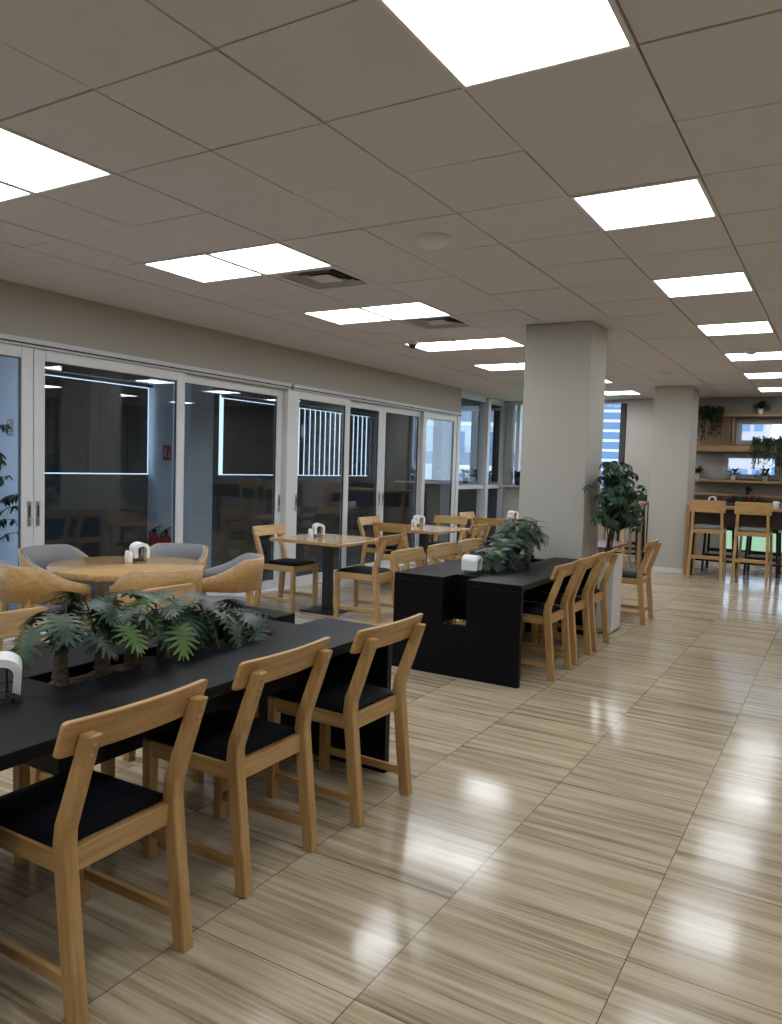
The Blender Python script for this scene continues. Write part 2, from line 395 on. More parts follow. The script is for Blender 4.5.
# ------------------------------------------------------------------ ceiling fittings
lp = thing('ceiling_light', '', 'light')
w = MB(); h = .298; q = .018
for (a, b, c, d) in ((-h, h, -h, -h+q), (-h, h, h-q, h), (-h, -h+q, -h+q, h-q), (h-q, h, -h+q, h-q)): w.b6(a, b, c, d, -.006, .03, .002)
w.build('frame', white_p, lp)
MB().b6(-h+q, h-q, -h+q, h-q, .0, .02).build('diffuser', PANEL, lp)
LP = Proto(lp)
pos = {-1: 'in front', 2: 'second', 5: 'third', 8: 'fourth', 11: 'fifth', 14: 'sixth', 17: 'seventh'}
for (i, j) in LIGHTS:
    x, y = X0 + (i + .5)*T, Y0 + (j + .5)*T
    if i == 7 or j < -1:
        LP.put((x, y, H), 0, 'square white ceiling light panel of the part of the room the photo leaves out', 'ceiling lights outside the view'); continue
    if i == 2:
        lab = 'largest square ceiling light, frontmost above the aisle' if j == -1 else 'square ceiling light above the aisle, %s of that row from the front' % pos[j]
        g = 'ceiling lights over the aisle'
    else:
        side = 'window side' if i == -3 else 'aisle side'
        lab = 'square ceiling light on the %s of the %s pair over the tables' % (side, 'frontmost' if j == -1 else pos[j])
        g = 'ceiling lights in pairs over the tables'
    LP.put((x, y, H), 0, lab, g)
def vent(i, j, label):
    t = thing('ceiling_vent', label, 'vent', (X0 + (i+.5)*T, Y0 + (j+.5)*T, H), 0, 'square air vents over the tables')
    w = MB(); h = .297
    w.b6(-h, h, -h, -.24, 0, .02, .002).b6(-h, h, .24, h, 0, .02, .002).b6(-h, -.24, -.24, .24, 0, .02, .002).b6(.24, h, -.24, .24, 0, .02, .002)
    w.build('frame', tilem, t)
    MB().b6(-.24, .24, -.24, .24, .05, .055).build('duct', blackm, t)
    MB().b6(-.10, .10, -.10, .10, .006, .010, .002).build('centre_plate', tilem, t)
    for k, r in enumerate((.235, .19, .145)):
        m = MB(); z = .003 + .002*k
        for s_ in range(4):
            m.add([(-r, r, z), (r, r, z), (r-.042, r-.042, z+.02), (-r+.042, r-.042, z+.02)], [(0, 1, 2, 3), (3, 2, 1, 0)], 0, False, R3(s_*PI/2, 'Z'))
        m.build('blade', tilem, t)
vent(-2, 3, 'square louvred air vent beside the second pair of ceiling lights')
vent(-2, 6, 'square louvred air vent beside the third pair of ceiling lights')
def disc(name, i, j, r, h_, label, cat, m1=None):
    t = thing(name, label, cat, (X0 + i*T, Y0 + j*T, H))
    MB().lathe([(r, 0), (r, -h_*.4), (r*.8, -h_*.75), (r*.45, -h_), (.001, -h_)], n=28).build('housing', m1 or white_p, t)
    MB().lathe([(r*1.08, 0), (r*1.08, -.006), (r*1.0, -.007)], n=28).build('mounting_ring', white_p, t)
disc('smoke_detector', .48, 2.54, .098, .055, 'round white smoke detector on the ceiling between table lights and aisle lights', 'smoke detector')
disc('smoke_detector', .54, 13.43, .075, .035, 'round flat detector on the ceiling in front of the column by the bar table', 'smoke detector', plaster)
disc('smoke_detector', 2.5, 10.69, .06, .05, 'small round detector beside the fifth aisle ceiling light', 'smoke detector')
t = thing('dome_camera', 'small white dome camera with dark lens beside the fourth pair of lights', 'camera', (X0 - 2.68*T, Y0 + 7.82*T, H))
MB().lathe([(.06, 0), (.06, -.03), (.05, -.04)], n=24).build('housing', white_p, t)
MB().lathe([(.042, -.038), (.036, -.062), (.018, -.078), (.001, -.082)], n=24).build('dome', blackm, t)

# ------------------------------------------------------------------ dining chair (local: sitter faces -x)
def make_chair():
    t = thing('dining_chair', '', 'chair')
    for s in (-1, 1):
        y0, y1 = s*.19 - .0215, s*.19 + .0215
        rear = [(.199, 0), (.247, 0), (.222, .22), (.196, .47), (.198, .515), (.213, .56), (.292, .79), (.250, .79), (.170, .575), (.152, .53), (.145, .47), (.172, .22)]
        m = MB().prism(rear, 'y', y0, y1, .004)
        for z in (.735, .765):      # screw heads at the back of the post
            xb = .213 + (z - .56)*(.079/.23)
            m.lathe([(.0055, 0), (.0055, .0012), (.004, .0016)], (xb - .0002, s*.19, z), 10, 1, rot=R3(PI/2 - .33, 'Y'))
        m.build('rear_leg', [oak['z'], steel], t)
        front = MB().prism([(-.266, 0), (-.226, 0), (-.222, .452), (-.268, .452)], 'y', y0, y1, .004); front.build('front_leg', oak['z'], t)
        MB().b6(-.222, .150, s*.19 - .012, s*.19 + .012, .392, .452, .003).build('side_rail', oak['x'], t)
        MB().prism([(-.228, .085), (.19, .085), (.186, .12), (-.228, .12)], 'y', s*.19 - .010, s*.19 + .010, .003).build('stretcher', oak['x'], t)
    MB().b6(-.258, -.234, -.168, .168, .392, .452, .003).build('front_rail', oak['y'], t)
    MB().b6(.153, .178, -.168, .168, .385, .452, .003).build('back_rail', oak['y'], t)
    # seat pad: rounded slab with a soft crown
    p = MB(); n = 10; V = []; F = []
    xs = [-.262 + .412*k/n for k in range(n+1)]; ys = [-.196 + .392*k/n for k in range(n+1)]
    def rz(x, y):
        u = min(x + .262, .150 - x); v = min(y + .196, .196 - y); e = min(u, v)
        return .474 + .010*(1 - math.exp(-e/.06)) - .016*max(0, 1 - e/.018)
    for x in xs:
        for y in ys: V.append((x, y, rz(x, y)))
    for a in range(n):
        for b in range(n): F.append((a*(n+1)+b, (a+1)*(n+1)+b, (a+1)*(n+1)+b+1, a*(n+1)+b+1))
    p.add(V, F, 0, True)
    # notch-free skirt
    ring = [a*(n+1) for a in range(n+1)] + [n*(n+1)+b for b in range(1, n+1)] + [a*(n+1)+n for a in range(n-1, -1, -1)] + [b for b in range(n-1, 0, -1)]
    R = [V[k] for k in ring]; B = [(x, y, .4535) for (x, y, z) in R]; k = len(R)
    p.add(R + B, [(i, i+k, (i+1) % k + k, (i+1) % k) for i in range(k)], 0, True); p.add(B, [list(range(k))[::-1]])
    p.build('seat', pad, t)
    # curved back board fixed to the front of the posts
    b = MB(); A = []; L_ = .252
    ysb = [-.252, -.2505, -.246, -.238, -.20, -.15, -.10, -.05, 0, .05, .10, .15, .20, .238, .246, .2505, .252]; n = len(ysb) - 1
    for y in ysb:
        c = .022*(1 - (y/L_)**2) - .0095; e = max(0, abs(y) - .238)/.014; ins = .012*(1 - math.sqrt(max(0, 1 - e*e)))
        for (q, z) in ((-.0235 + ins*.5, .731 + ins), (-.0205 + ins*.5, .727 + ins), (-.004 - ins*.3, .727 + ins), (-.001 - ins*.3, .731 + ins), (-.001 - ins*.3, .824 - ins), (-.004 - ins*.3, .828 - ins), (-.0205 + ins*.5, .828 - ins), (-.0235 + ins*.5, .824 - ins)):
            A.append((.2314 + (z - .74)*.372 + q + c, y, z))
    F = []
    for k in range(n):
        for q in range(8): F.append((k*8+q, k*8+(q+1) % 8, (k+1)*8+(q+1) % 8, (k+1)*8+q))
    b.add(A, F, 0, False); b.add(A[:8], [list(range(8))]); b.add(A[-8:], [list(range(8))[::-1]])
    b.build('backrest', oak['y'], t)
    return t
CH = Proto(make_chair())
G1, G2, G3 = 'chairs on the aisle side of the black tables', 'chairs on the window side of the black tables', 'chairs around the square tables'
CH.put((-1.885, 1.457, 0), math.radians(.5), 'oak chair with dark seat frontmost at the near black table', G1)
CH.put((-1.925, 2.160, 0), 0, 'oak chair with dark seat, middle of three at the near black table', G1)
CH.put((-1.880, 2.823, 0), math.radians(-2), 'oak chair with dark seat by the end panel of the near black table', G1)
CH.put((-2.76, 1.87, 0), PI, 'oak chair behind the near black table, its back board cut by the photo edge', G2)
CH.put((-2.76, 2.76, 0), PI, 'oak chair behind the bushy plants of the near black table, before the round table', G2)
CH.put((-1.955, 5.448, 0), 0, 'oak chair with dark seat nearest the slotted end of the far black table', G1)
CH.put((-1.955, 5.985, 0), 0, 'oak chair with dark seat, middle of three at the far black table', G1)
CH.put((-1.955, 6.525, 0), 0, 'oak chair with dark seat beside the white planter at the far black table', G1)
CH.put((-2.76, 5.36, 0), PI, 'oak chair tucked behind the far black table, at its slotted end', G2)
CH.put((-2.76, 5.99, 0), PI, 'oak chair tucked behind the far black table, middle of three', G2)
CH.put((-2.76, 6.55, 0), PI, 'oak chair tucked behind the far black table, next to the leafy plants', G2)
CH.put((-4.985, 6.317, 0), PI, 'oak chair against the doors at the first square table', G3)
CH.put((-3.985, 6.36, 0), math.radians(3), 'oak chair on the aisle side of the first square table', G3)
CH.put((-5.06, 8.42, 0), PI, 'oak chair against the doors at the second square table', G3)
CH.put((-4.52, 7.90, 0), -PI/2, 'oak chair at the near edge of the second square table, back to the first table', G3)
CH.put((-4.66, 9.28, 0), PI/2, 'oak chair at the far edge of the second square table, facing the camera', G3)
CH.put((-3.99, 8.46, 0), 0, 'oak chair on the aisle side of the second square table', G3)
CH.put((-4.70, 10.62, 0), PI, 'oak chair on the window side of the third square table', G3)
CH.put((-4.10, 9.86, 0), -PI/2, 'oak chair at the near edge of the third square table', G3)
CH.put((-1.875, 7.945, 0), 0, 'oak chair standing alone on the aisle past the white planter', G3)

# ------------------------------------------------------------------ black communal tables
def black_table(name_label, y0, y1, slots, notch_at, group='black communal tables'):
    cx = -2.35; L = y1 - y0; t = thing('communal_table', name_label, 'table', (cx, (y0+y1)/2, 0), 0, group)
    Z = .708; th = .042; hw = .50; g = .095; l0, l1 = -L/2, L/2
    for s in (-1, 1):
        MB().b6(min(s*g, s*hw), max(s*g, s*hw), l0, l1, Z - th, Z, .0015).build('top_slab', black, t)
        for e in (-1, 1):
            x0, x1 = min(s*g, s*(hw)), max(s*g, s*(hw))
    for e in (l0, l1):
        a, b = (e, e + .04) if e == l0 else (e - .04, e)
        MB().prism([(-hw, 0), (hw, 0), (hw, Z - th - .001), (g, Z - th - .001), (g, .375), (-g, .375), (-g, Z - th - .001), (-hw, Z - th - .001)], 'y', a, b, .0012).build('end_panel', black, t)
    # middle strip: boards between notch, planting slots
    ys = [l0 + .21] + [v - (y0+y1)/2 for s_ in slots for v in s_] + [l1 - .21]
    for k in range(0, len(ys), 2):
        if ys[k+1] - ys[k] > .02: MB().b6(-g + .002, g - .002, ys[k], ys[k+1], Z - th - .001, Z - .0015, .001).build('top_strip', black, t)
    for s_ in slots:
        a, b = s_[0] - (y0+y1)/2, s_[1] - (y0+y1)/2
        pb = MB().b6(-g, -g + .012, a, b, .40, Z - th).b6(g - .012, g, a, b, .40, Z - th).b6(-g, g, a - .012, a, .40, Z - th - .002).b6(-g, g, b, b + .012, .40, Z - th - .002).b6(-g, g, a, b, .39, .40)
        o = pb.build('planter_box', black, t)
        r = random.Random(int(a*100) + 7); n = 30; m = 6; V = []; F = []
        for k in range(n+1):
            for q in range(m+1): V.append((-g + .013 + (2*g - .026)*q/m, a + (b-a)*k/n, .676 + r.uniform(-.008, .008)))
        for k in range(n):
            for q in range(m): F.append((k*(m+1)+q, k*(m+1)+q+1, (k+1)*(m+1)+q+1, (k+1)*(m+1)+q))
        o2 = MB().add(V, F, 0, True).build('soil', soil, o); o2['kind'] = 'stuff'
    for (e, e2) in ((l0 + .0405, l0 + .21), (l1 - .21, l1 - .0405)):       # boxed recess behind each notch
        m = MB()
        for s in (-1, 1): m.b6(s*(g + .0125) - .012, s*(g + .0125) + .012, e, e2, .375, Z - th - .001)
        b_ = e2 if e < 0 else e - .012
        m.b6(-g, g, b_, b_ + .012, .375, Z - th - .0015); m.build('recess_box', black, t)
    return t
black_table('long black table in front with philodendrons planted along its middle', 1.10, 3.185, [(1.655, 2.65)], 1)
black_table('long black table with slotted end panel standing against the square column', 4.905, 6.775, [(5.40, 6.50)], 0)

# ------------------------------------------------------------------ plants
def lobed_leaf(m, xf, L, W, rnd, droop=.30, n=8, mat=0):
    """one deeply cut leaf: midrib along +y of xf, fingers on both sides"""
    V = []; F = []
    def bend(x, y): return Vector((x, y, -droop*(y*y)/L - .5*(x*x)/W + .10*abs(x)))
    def quad(a, b, c, d):
        o = len(V); V.extend([bend(*a), bend(*b), bend(*c), bend(*d)]); F.append((o, o+1, o+2, o+3))
    for s in (-1, 1):
        for k in range(n):
            f = k/(n-1); y = L*(.06 + .60*f); ang = -.75 + 2.0*f
            reach = W*.5*(.80 + .22*math.sin(PI*f))*rnd.uniform(.9, 1.08)
            dy, dx = math.sin(ang), math.cos(ang); bw = L*.065
            p0 = (0, y - bw); p1 = (0, y + bw); tip = (s*reach*dx, y + reach*dy*.8)
            nx, ny = -dy*s, dx; wd = L*.056; mid = (s*reach*dx*.5, y + reach*dy*.4)
            a = (mid[0] + nx*wd, mid[1] + ny*wd); b = (mid[0] - nx*wd, mid[1] - ny*wd)
            t1 = (tip[0] + nx*wd*.3, tip[1] + ny*wd*.3); t2 = (tip[0] - nx*wd*.3, tip[1] - ny*wd*.3)
            if s > 0: quad(p0, b, a, p1); quad(b, t2, t1, a)
            else: quad(p1, a, b, p0); quad(a, t1, t2, b)
    quad((-L*.05, L*.74), (L*.05, L*.74), (L*.028, L*.93), (-L*.028, L*.93)); quad((-L*.028, L*.93), (L*.028, L*.93), (.002, L*1.02), (-.002, L*1.02))
    m.add(V, F, mat, False, xf)
def philodendron(loc, seed, label, group, nl=10, hh=.30, sp=.20, trunk=.13, L=.17, young=.12):
    r = random.Random(seed); t = thing('philodendron', label, 'plant', loc, 0, group)
    pr = [(.030, -.02)]
    for k in range(9): pr += [(.029 - .0008*k + (.004 if k % 2 else 0), trunk*k/9 + .001)]
    pr += [(.02, trunk + .005)]
    tr = MB().lathe(pr, n=12)
    for k in range(3):
        a = r.uniform(0, 2*PI); tr.tube([(0, 0, .02), (.03*math.cos(a), .05*math.sin(a), .012), (.045*math.cos(a), .11*math.sin(a), .004)], [.008, .007, .003], 6)
    tr.build('trunk', barkm, t)
    st = MB(); lf = MB()
    for k in range(nl):
        a = 2*PI*(k*.382) + r.uniform(-.3, .3); f = k/max(1, nl-1)
        rad = sp*(1 - .55*f)*r.uniform(.75, 1.15); z = trunk + hh*(.42 + .58*f)*r.uniform(.85, 1.1)
        d = Vector((math.cos(a), math.sin(a), 0)); e = d*rad + Vector((0, 0, z)); b0 = Vector((0, 0, trunk - .01)) + d*.012
        md = b0.lerp(e, .5) + Vector((0, 0, .05*(1-f) + .02))
        q = [b0, b0.lerp(md, .5) + d*-.004, md, md.lerp(e, .55) + Vector((0, 0, .008)), e]
        st.tube(q, [.0055, .005, .0042, .0035, .003], 6)
        pitch = -(.70 - .80*f) + r.uniform(-.35, .3)
        yaw = a - PI/2 + r.uniform(-.35, .35)
        xf = Matrix.Translation(e) @ Matrix.Rotation(yaw, 4, 'Z') @ Matrix.Rotation(pitch, 4, 'X') @ Matrix.Rotation(r.uniform(-.35, .35), 4, 'Y')
        ll = L*r.uniform(.85, 1.15)
        lobed_leaf(lf, xf, ll, ll*1.12, r, n=7 if L > .11 else 6, mat=1 if r.random() < young else 0)
    st.build('stalks', petm, t); lf.build('leaves', [leafA, leafA2], t)
    return t
PG = 'philodendrons growing in the black tables'
specs = [(-2.36, 1.725, 10, 0.2, 0.15, 0.11, 'philodendron with bare ringed trunk beside the napkin holder, first in the near table'),
         (-2.35, 1.895, 12, 0.21, 0.15, 0.11, 'second philodendron from the napkin holder in the near black table'),
         (-2.37, 2.05, 11, 0.2, 0.14, 0.1, 'third philodendron in the near table, tallest of the row'),
         (-2.34, 2.19, 11, 0.18, 0.13, 0.09, 'philodendron with light green young leaves in the middle of the near table'),
         (-2.37, 2.33, 11, 0.155, 0.14, 0.085, 'fifth philodendron in the near table, just past the light green one'),
         (-2.35, 2.47, 11, 0.125, 0.14, 0.07, 'sixth philodendron in the near table, second from the notched end'),
         (-2.36, 2.60, 11, 0.09, 0.14, 0.06, 'low spreading philodendron nearest the notched end of the near table')]
for k, (x, y, n, hh, sp, tk, lab) in enumerate(specs):
    philodendron((x, y, .676), 20 + k, lab, PG, n - 3, hh, sp, tk, .135, (.3 if k == 3 else .03))
specs = [(-2.35, 5.53, 18, .14, .13, .06, 'small philodendron right behind the napkin holder in the far black table'),
         (-2.37, 5.72, 20, .18, .14, .07, 'second philodendron in the far black table, low and dense'),
         (-2.34, 5.90, 22, .23, .15, .08, 'third philodendron in the far black table, in the middle'),
         (-2.36, 6.10, 24, .30, .16, .10, 'fourth and tallest philodendron in the far black table'),
         (-2.34, 6.30, 22, .29, .16, .10, 'philodendron nearest the column in the far black table')]
for k, (x, y, n, hh, sp, tk, lab) in enumerate(specs):
    philodendron((x, y, .676), 60 + k, lab, PG, n + 14, hh, sp, tk, .10, .10)

def oval_leaf(m, xf, L, W, droop=.25, mat=0):
    V = []; F = []; n = 5
    for k in range(n+1):
        f = k/n; w = W*.5*math.sin(PI*min(1, f*.92 + .08))**.75 if k < n else 0.001; z = -droop*L*f*f
        V += [(-w, L*f, z + w*.25), (0, L*f, z), (w, L*f, z + w*.25)]
    for k in range(n):
        a = 3*k; F += [(a, a+1, a+4, a+3), (a+1, a+2, a+5, a+4)]
    m.add(V, F, mat, True, xf)
# umbrella plant in the white planter
pl = thing('planter', 'tall white square planter between the black table and the aisle chair', 'planter', (-1.895, 7.245, 0))
w = MB(); a = .102; b = .165; hh = .722
w.b6(-a, a, -b, -b+.015, 0, hh, .002).b6(-a, a, b-.015, b, 0, hh, .002).b6(-a, -a+.015, -b+.015, b-.015, 0, hh, .002).b6(a-.015, a, -b+.015, b-.015, 0, hh, .002).b6(-a, a, -b, b, 0, .02)
w.build('body', white_p, pl)
so = MB().b6(-a+.015, a-.015, -b+.015, b-.015, .66, .69).build('soil', soil, pl); so['kind'] = 'stuff'
r = random.Random(5)
t = thing('umbrella_plant', 'bushy umbrella plant with glossy dark leaves in the white planter', 'plant', (-1.895, 7.245, .69))
tr = MB(); tr.tube([(0, .02, -.02), (.01, .0, .15), (.03, -.05, .3), (.05, -.08, .45), (.06, -.1, .62)], [.014, .013, .011, .009, .006], 8)
tr.tube([(.03, -.03, -.02), (.05, -.06, .14), (.08, -.1, .3), (.09, -.16, .42)], [.010, .009, .008, .005], 8)
tr.tube([(-.03, .05, -.02), (-.02, .06, .2), (-.05, .02, .42)], [.009, .008, .005], 8)
tr.build('trunk', barkm, t)
st = MB(); lf = MB(); cen = Vector((.07, -.20, .585)); k = 0
while k < 165:
    d = Vector((r.gauss(0, 1), r.gauss(0, 1), r.gauss(0, 1))).normalized(); u = r.uniform(.35, 1)
    z_ = r.uniform(-.27, .32); w_ = .34 if z_ < .08 else .34 - .75*(z_ - .08)
    e = cen + Vector((d.x*w_*u, d.y*w_*u*1.4, z_)); d = Vector((d.x, d.y, z_/.3)).normalized()
    if e.x < -.02 and e.y > -.50: continue            # keep off the column face
    if e.x < -.17: continue
    k += 1
    b0 = cen + Vector((0, .02, d.z*.06)) + d*.03
    st.tube([b0, b0.lerp(e, .5) + Vector((0, 0, .02)), e], [.0035, .003, .002], 5)
    yaw = math.atan2(d.y, d.x) - PI/2; nlf = r.choice((6, 7, 8))
    for q in range(nlf):
        aa = 2*PI*q/nlf + r.uniform(-.15, .15); ll = r.uniform(.062, .088)
        xf = Matrix.Translation(e) @ Matrix.Rotation(yaw, 4, 'Z') @ Matrix.Rotation(-(.35 + .5*(1-max(0, d.z))), 4, 'X') @ Matrix.Rotation(aa, 4, 'Z') @ Matrix.Rotation(-.35, 4, 'X')
        oval_leaf(lf, xf, ll, ll*.43)
st.build('stalks', petm, t); lf.build('leaves', leafB, t)
# ficus in the glazed room
t = thing('ficus_tree', 'loose leafy ficus seen through the glass of the door at the photo edge', 'plant', (-6.85, 4.22, 0))
MB().lathe([(.14, 0), (.18, .02), (.2, .36), (.185, .37), (.17, .33)], n=24).build('pot', dgrey, t)
so = MB().lathe([(.17, .31), (.17, .33)], n=24).build('soil', soil, t); so['kind'] = 'stuff'
tr = MB(); tr.tube([(0, 0, .3), (.02, .03, .8), (-.01, .02, 1.3), (.0, .03, 1.8)], [.025, .022, .016, .007], 8)
lf = MB()
for k in range(26):
    z = r.uniform(.75, 1.85); a = r.uniform(0, 2*PI); rr = r.uniform(.18, .42)
    e = Vector((rr*math.cos(a), rr*math.sin(a), z - .02)); b0 = Vector((.0, .02, z - .18))
    tr.tube([b0, b0.lerp(e, .5) + Vector((0, 0, .06)), e], [.006, .005, .002], 5)
    for q in range(13):
        f = r.uniform(.35, 1.05); p = b0.lerp(e, f) + Vector((0, 0, .06*math.sin(PI*min(1, f))))
        xf = Matrix.Translation(p) @ Matrix.Rotation(r.uniform(0, 2*PI), 4, 'Z') @ Matrix.Rotation(-r.uniform(.2, 1.1), 4, 'X')
        oval_leaf(lf, xf, r.uniform(.07, .11), .032)
tr.build('trunk', barkm, t); lf.build('leaves', leafB, t)

# ------------------------------------------------------------------ napkin holders and shakers
def make_napkins():
    t = thing('napkin_holder', '', 'napkin holder')
    k = MB(); w = .055
    for y in (-.042, .042):
        for x in (-.032, -.012, .012, .032):
            k.tube([(x, y, .004), (x, y, .105)], .0022, 6)
        k.tube([(-.034, y, .105), (.034, y, .105)], .0022, 6); k.tube([(-.034, y, .006), (.034, y, .006)], .0022, 6)
    for x in (-.03, .03): k.tube([(x, -.042, .006), (x, .042, .006)], .0022, 6); 
    for x in (-.03, .03):
        for y in (-.045, .045): k.lathe([(.005, 0), (.005, .006)], (x, y, 0), 8)
    k.build('rack', blackm, t)
    # folded stack arching over the rack
    for lay in range(4):
        n = 14; P = []; ro = .036 + .0065*lay
        for q in range(n+1):
            a = PI*q/n; P.append((math.cos(a)*ro*.92, .088 + math.sin(a)*(.026 + .006*lay)))
        P = [(P[0][0] - .003, .030 - .003*lay)] + P + [(P[-1][0] + .003, .032 - .002*lay)]
        O = [(x*(1 + .0055/ro), z + .0055*(1 if z > .085 else .2)) for (x, z) in P]
        m = MB(); V = []; F = []; yy = .066 - .002*lay; nn = len(P)
        for (L_, y) in ((P, -yy), (P, yy), (O, -yy), (O, yy)): V += [(x, y, z) for (x, z) in L_]
        for q in range(nn-1):
            F += [(q, q+1, nn+q+1, nn+q), (2*nn+q, 3*nn+q, 3*nn+q+1, 2*nn+q+1), (q, 2*nn+q, 2*nn+q+1, q+1), (nn+q, nn+q+1, 3*nn+q+1, 3*nn+q)]
        F += [(0, nn, 3*nn, 2*nn), (nn-1, 3*nn-1, 4*nn-1, 2*nn-1)]
        m.add(V, F, 0, False); m.build('napkin', napk, t)
    return t
NAP = Proto(make_napkins())
def make_shaker():
    t = thing('shaker', '', 'shaker')
    MB().lathe([(.019, 0), (.021, .004), (.020, .05), (.017, .062)], n=18).build('body', ceram, t)
    MB().lathe([(.0175, .062), (.0165, .072), (.010, .079), (.001, .081)], n=18).build('cap', ceram, t)
    return t
SHK = Proto(make_shaker())
def setting(x, y, z, rz, where, shakers=True, dx=.0):
    NAP.put((x, y, z), rz, 'white napkins folded over a black wire holder on ' + where, 'napkin holders on the tables')
    if shakers:
        c, s = math.cos(rz), math.sin(rz)
        for (u, v, nm) in ((-.085, -.045, 'first of two'), (-.085, .012, 'second of two')):
            SHK.put((x + c*u - s*v, y + s*u + c*v, z), rz, 'small white shaker beside the napkins on %s, %s' % (where, nm), 'salt and pepper shakers')

# ------------------------------------------------------------------ pedestal tables
def pedestal(x, y, z, sx, sy, label, topm, group='square pedestal tables'):
    t = thing('pedestal_table', label, 'table', (x, y, 0), 0, group)
    MB().b6(-sx/2, sx/2, -sy/2, sy/2, z - .032, z, .003).build('table_top', topm, t)
    MB().b6(-.12, .12, -.12, .12, z - .045, z - .0325).build('top_plate', blackm, t)
    MB().b6(-.042, .042, -.042, .042, .012, z - .045, .003).build('post', blackm, t)
    MB().b6(-.20, .20, -.20, .20, 0, .012, .003).build('base_plate', blackm, t)
    return t
pedestal(-4.49, 6.38, .742, .88, .82, 'square oak pedestal table nearest the round table', oakt)
pedestal(-4.47, 8.38, .742, .84, .88, 'square oak pedestal table between the first and the third', oakt)
pedestal(-4.15, 10.50, .742, .84, .84, 'square pedestal table by the corner windows', oakt)
pedestal(-2.38, 8.12, .742, .74, .80, 'brown square pedestal table behind the square column', walt)
# round table
RX, RY, RZ = -4.365, 3.735, .734
t = thing('round_table', 'round oak table surrounded by curved grey armchairs', 'table', (RX, RY, 0))
MB().lathe([(.517, -.045), (.529, -.042), (.532, -.038), (.532, -.004), (.529, 0), (.001, 0)], (0, 0, RZ), 72).build('table_top', oakt, t)
MB().lathe([(.10, RZ - .058), (.10, RZ - .0455)], n=24).build('top_plate', blackm, t)
MB().lathe([(.038, .012), (.038, RZ - .058)], n=20).build('post', blackm, t)
MB().lathe([(.25, 0), (.25, .008), (.24, .013), (.001, .013)], n=48).build('base_plate', blackm, t)

setting(-2.30, 1.47, .708, math.radians(55), 'the near black table', False)
setting(-2.375, 5.235, .708, math.radians(90), 'the far black table', False)
setting(-4.47, 3.93, RZ, math.radians(68), 'the round table')
setting(-4.66, 6.43, .742, math.radians(50), 'the first square table')
setting(-4.66, 8.60, .742, math.radians(60), 'the second square table')
setting(-4.27, 10.82, .742, math.radians(60), 'the third square table')

# ------------------------------------------------------------------ bent plywood armchair (local: sitter faces -x)
def make_tub():
    t = thing('tub_armchair', '', 'chair')
    n = 40; span = math.radians(116)
    def geo(k):
        a = -span + 2*span*k/n; f = abs(a)/span
        rx, ry = .245, .25
        x = rx*math.cos(a); y = ry*math.sin(a)
        if abs(a) > PI/2:            # arms run forward nearly straight
            x = -(abs(a) - PI/2)*.40; y = math.copysign(ry - .02*(abs(a) - PI/2), a)
        s_ = max(0, min(1, (f - .46)/.54)); s_ = .6*s_ + .4*s_*s_*(3 - 2*s_)
        top = .80 - .14*s_; bot = .575 + .008*max(0, (f - .6)/.4)
        return a, x, y, top, bot
    def wall(off_in, off_out, dtop, dbot, lean):
        V = []; F = []
        for k in range(n+1):
            a, x, y, tp, bt = geo(k); nrm = Vector((math.cos(a), math.sin(a), 0)) if abs(a) <= PI/2 else Vector((0, math.copysign(1, a), 0))
            for (o, z) in ((off_in, bt + dbot), (off_out, bt + dbot), (off_out, tp + dtop), ((off_in + off_out)/2, tp + dtop + abs(off_out - off_in)*.25), (off_in, tp + dtop)):
                V.append(Vector((x, y, z)) + nrm*(o + lean*(z - .54)))
        for k in range(n):
            for q in range(5): F.append((k*5+q, (k+1)*5+q, (k+1)*5+(q+1) % 5, k*5+(q+1) % 5))
        m = MB().add(V, F, 0, True); m.add(V[:5], [list(range(5))]); m.add(V[-5:], [list(range(5))[::-1]]); return m
    wall(0, .013, 0, 0, .07).build('shell', oak['y'], t)
    wall(-.034, -.001, -.004, .004, .07).build('back_cushion', grey_f, t)
    s = MB(); P = []
    for k in range(40):
        a = 2*PI*k/40; c, d = math.cos(a), math.sin(a)
        P.append((math.copysign(abs(c)**.7, c)*.205 - .03, math.copysign(abs(d)**.7, d)*.205))
    s_ = []
    V = []; F = []
    for (z, sc) in ((.405, .93), (.41, .98), (.45, 1.0), (.472, .96), (.482, .85), (.486, .5)):
        V += [(x*sc, y*sc, z) for (x, y) in P]
    for i in range(5):
        for k in range(40): F.append((i*40+k, i*40+(k+1) % 40, (i+1)*40+(k+1) % 40, (i+1)*40+k))
    s.add(V, F, 0, True); s.add(V[:40][::-1], [list(range(40))]); s.add(V[-40:], [list(range(40))], 0, True)
    s.build('seat', grey_f, t)
    for (x, y) in ((.168, .168), (.168, -.168), (-.16, .232), (-.16, -.232)):
        fx, fy = x*1.40, y*1.06; m = MB(); tp = .60
        V = [];
        for (px, py, z, h_) in ((fx, fy, 0, .014), (x, y, tp, .021)):
            V += [(px - h_, py - h_, z), (px + h_, py - h_, z), (px + h_, py + h_, z), (px - h_, py + h_, z)]
        m.add(V, [(3, 2, 1, 0), (4, 5, 6, 7), (0, 1, 5, 4), (1, 2, 6, 5), (2, 3, 7, 6), (3, 0, 4, 7)]); m.build('leg', oak['z'], t)
    return t
TUB = Proto(make_tub())
for (deg, d, lab) in ((-23, .63, 'curved oak armchair with its back to the plants, in front of the round table'),
                      (40, .68, 'curved oak armchair at the round table, nearest the first square table'),
                      (108, .63, 'curved grey armchair behind the round table, near the napkin holder and the doors'),
                      (186, .67, 'curved grey armchair behind the round table, against the door handles'),
                      (-98, .615, 'curved oak armchair at the round table, nearest the photo edge')):
    a = math.radians(deg)
    TUB.put((RX + d*math.cos(a), RY + d*math.sin(a), 0), a, lab, 'armchairs around the round table')

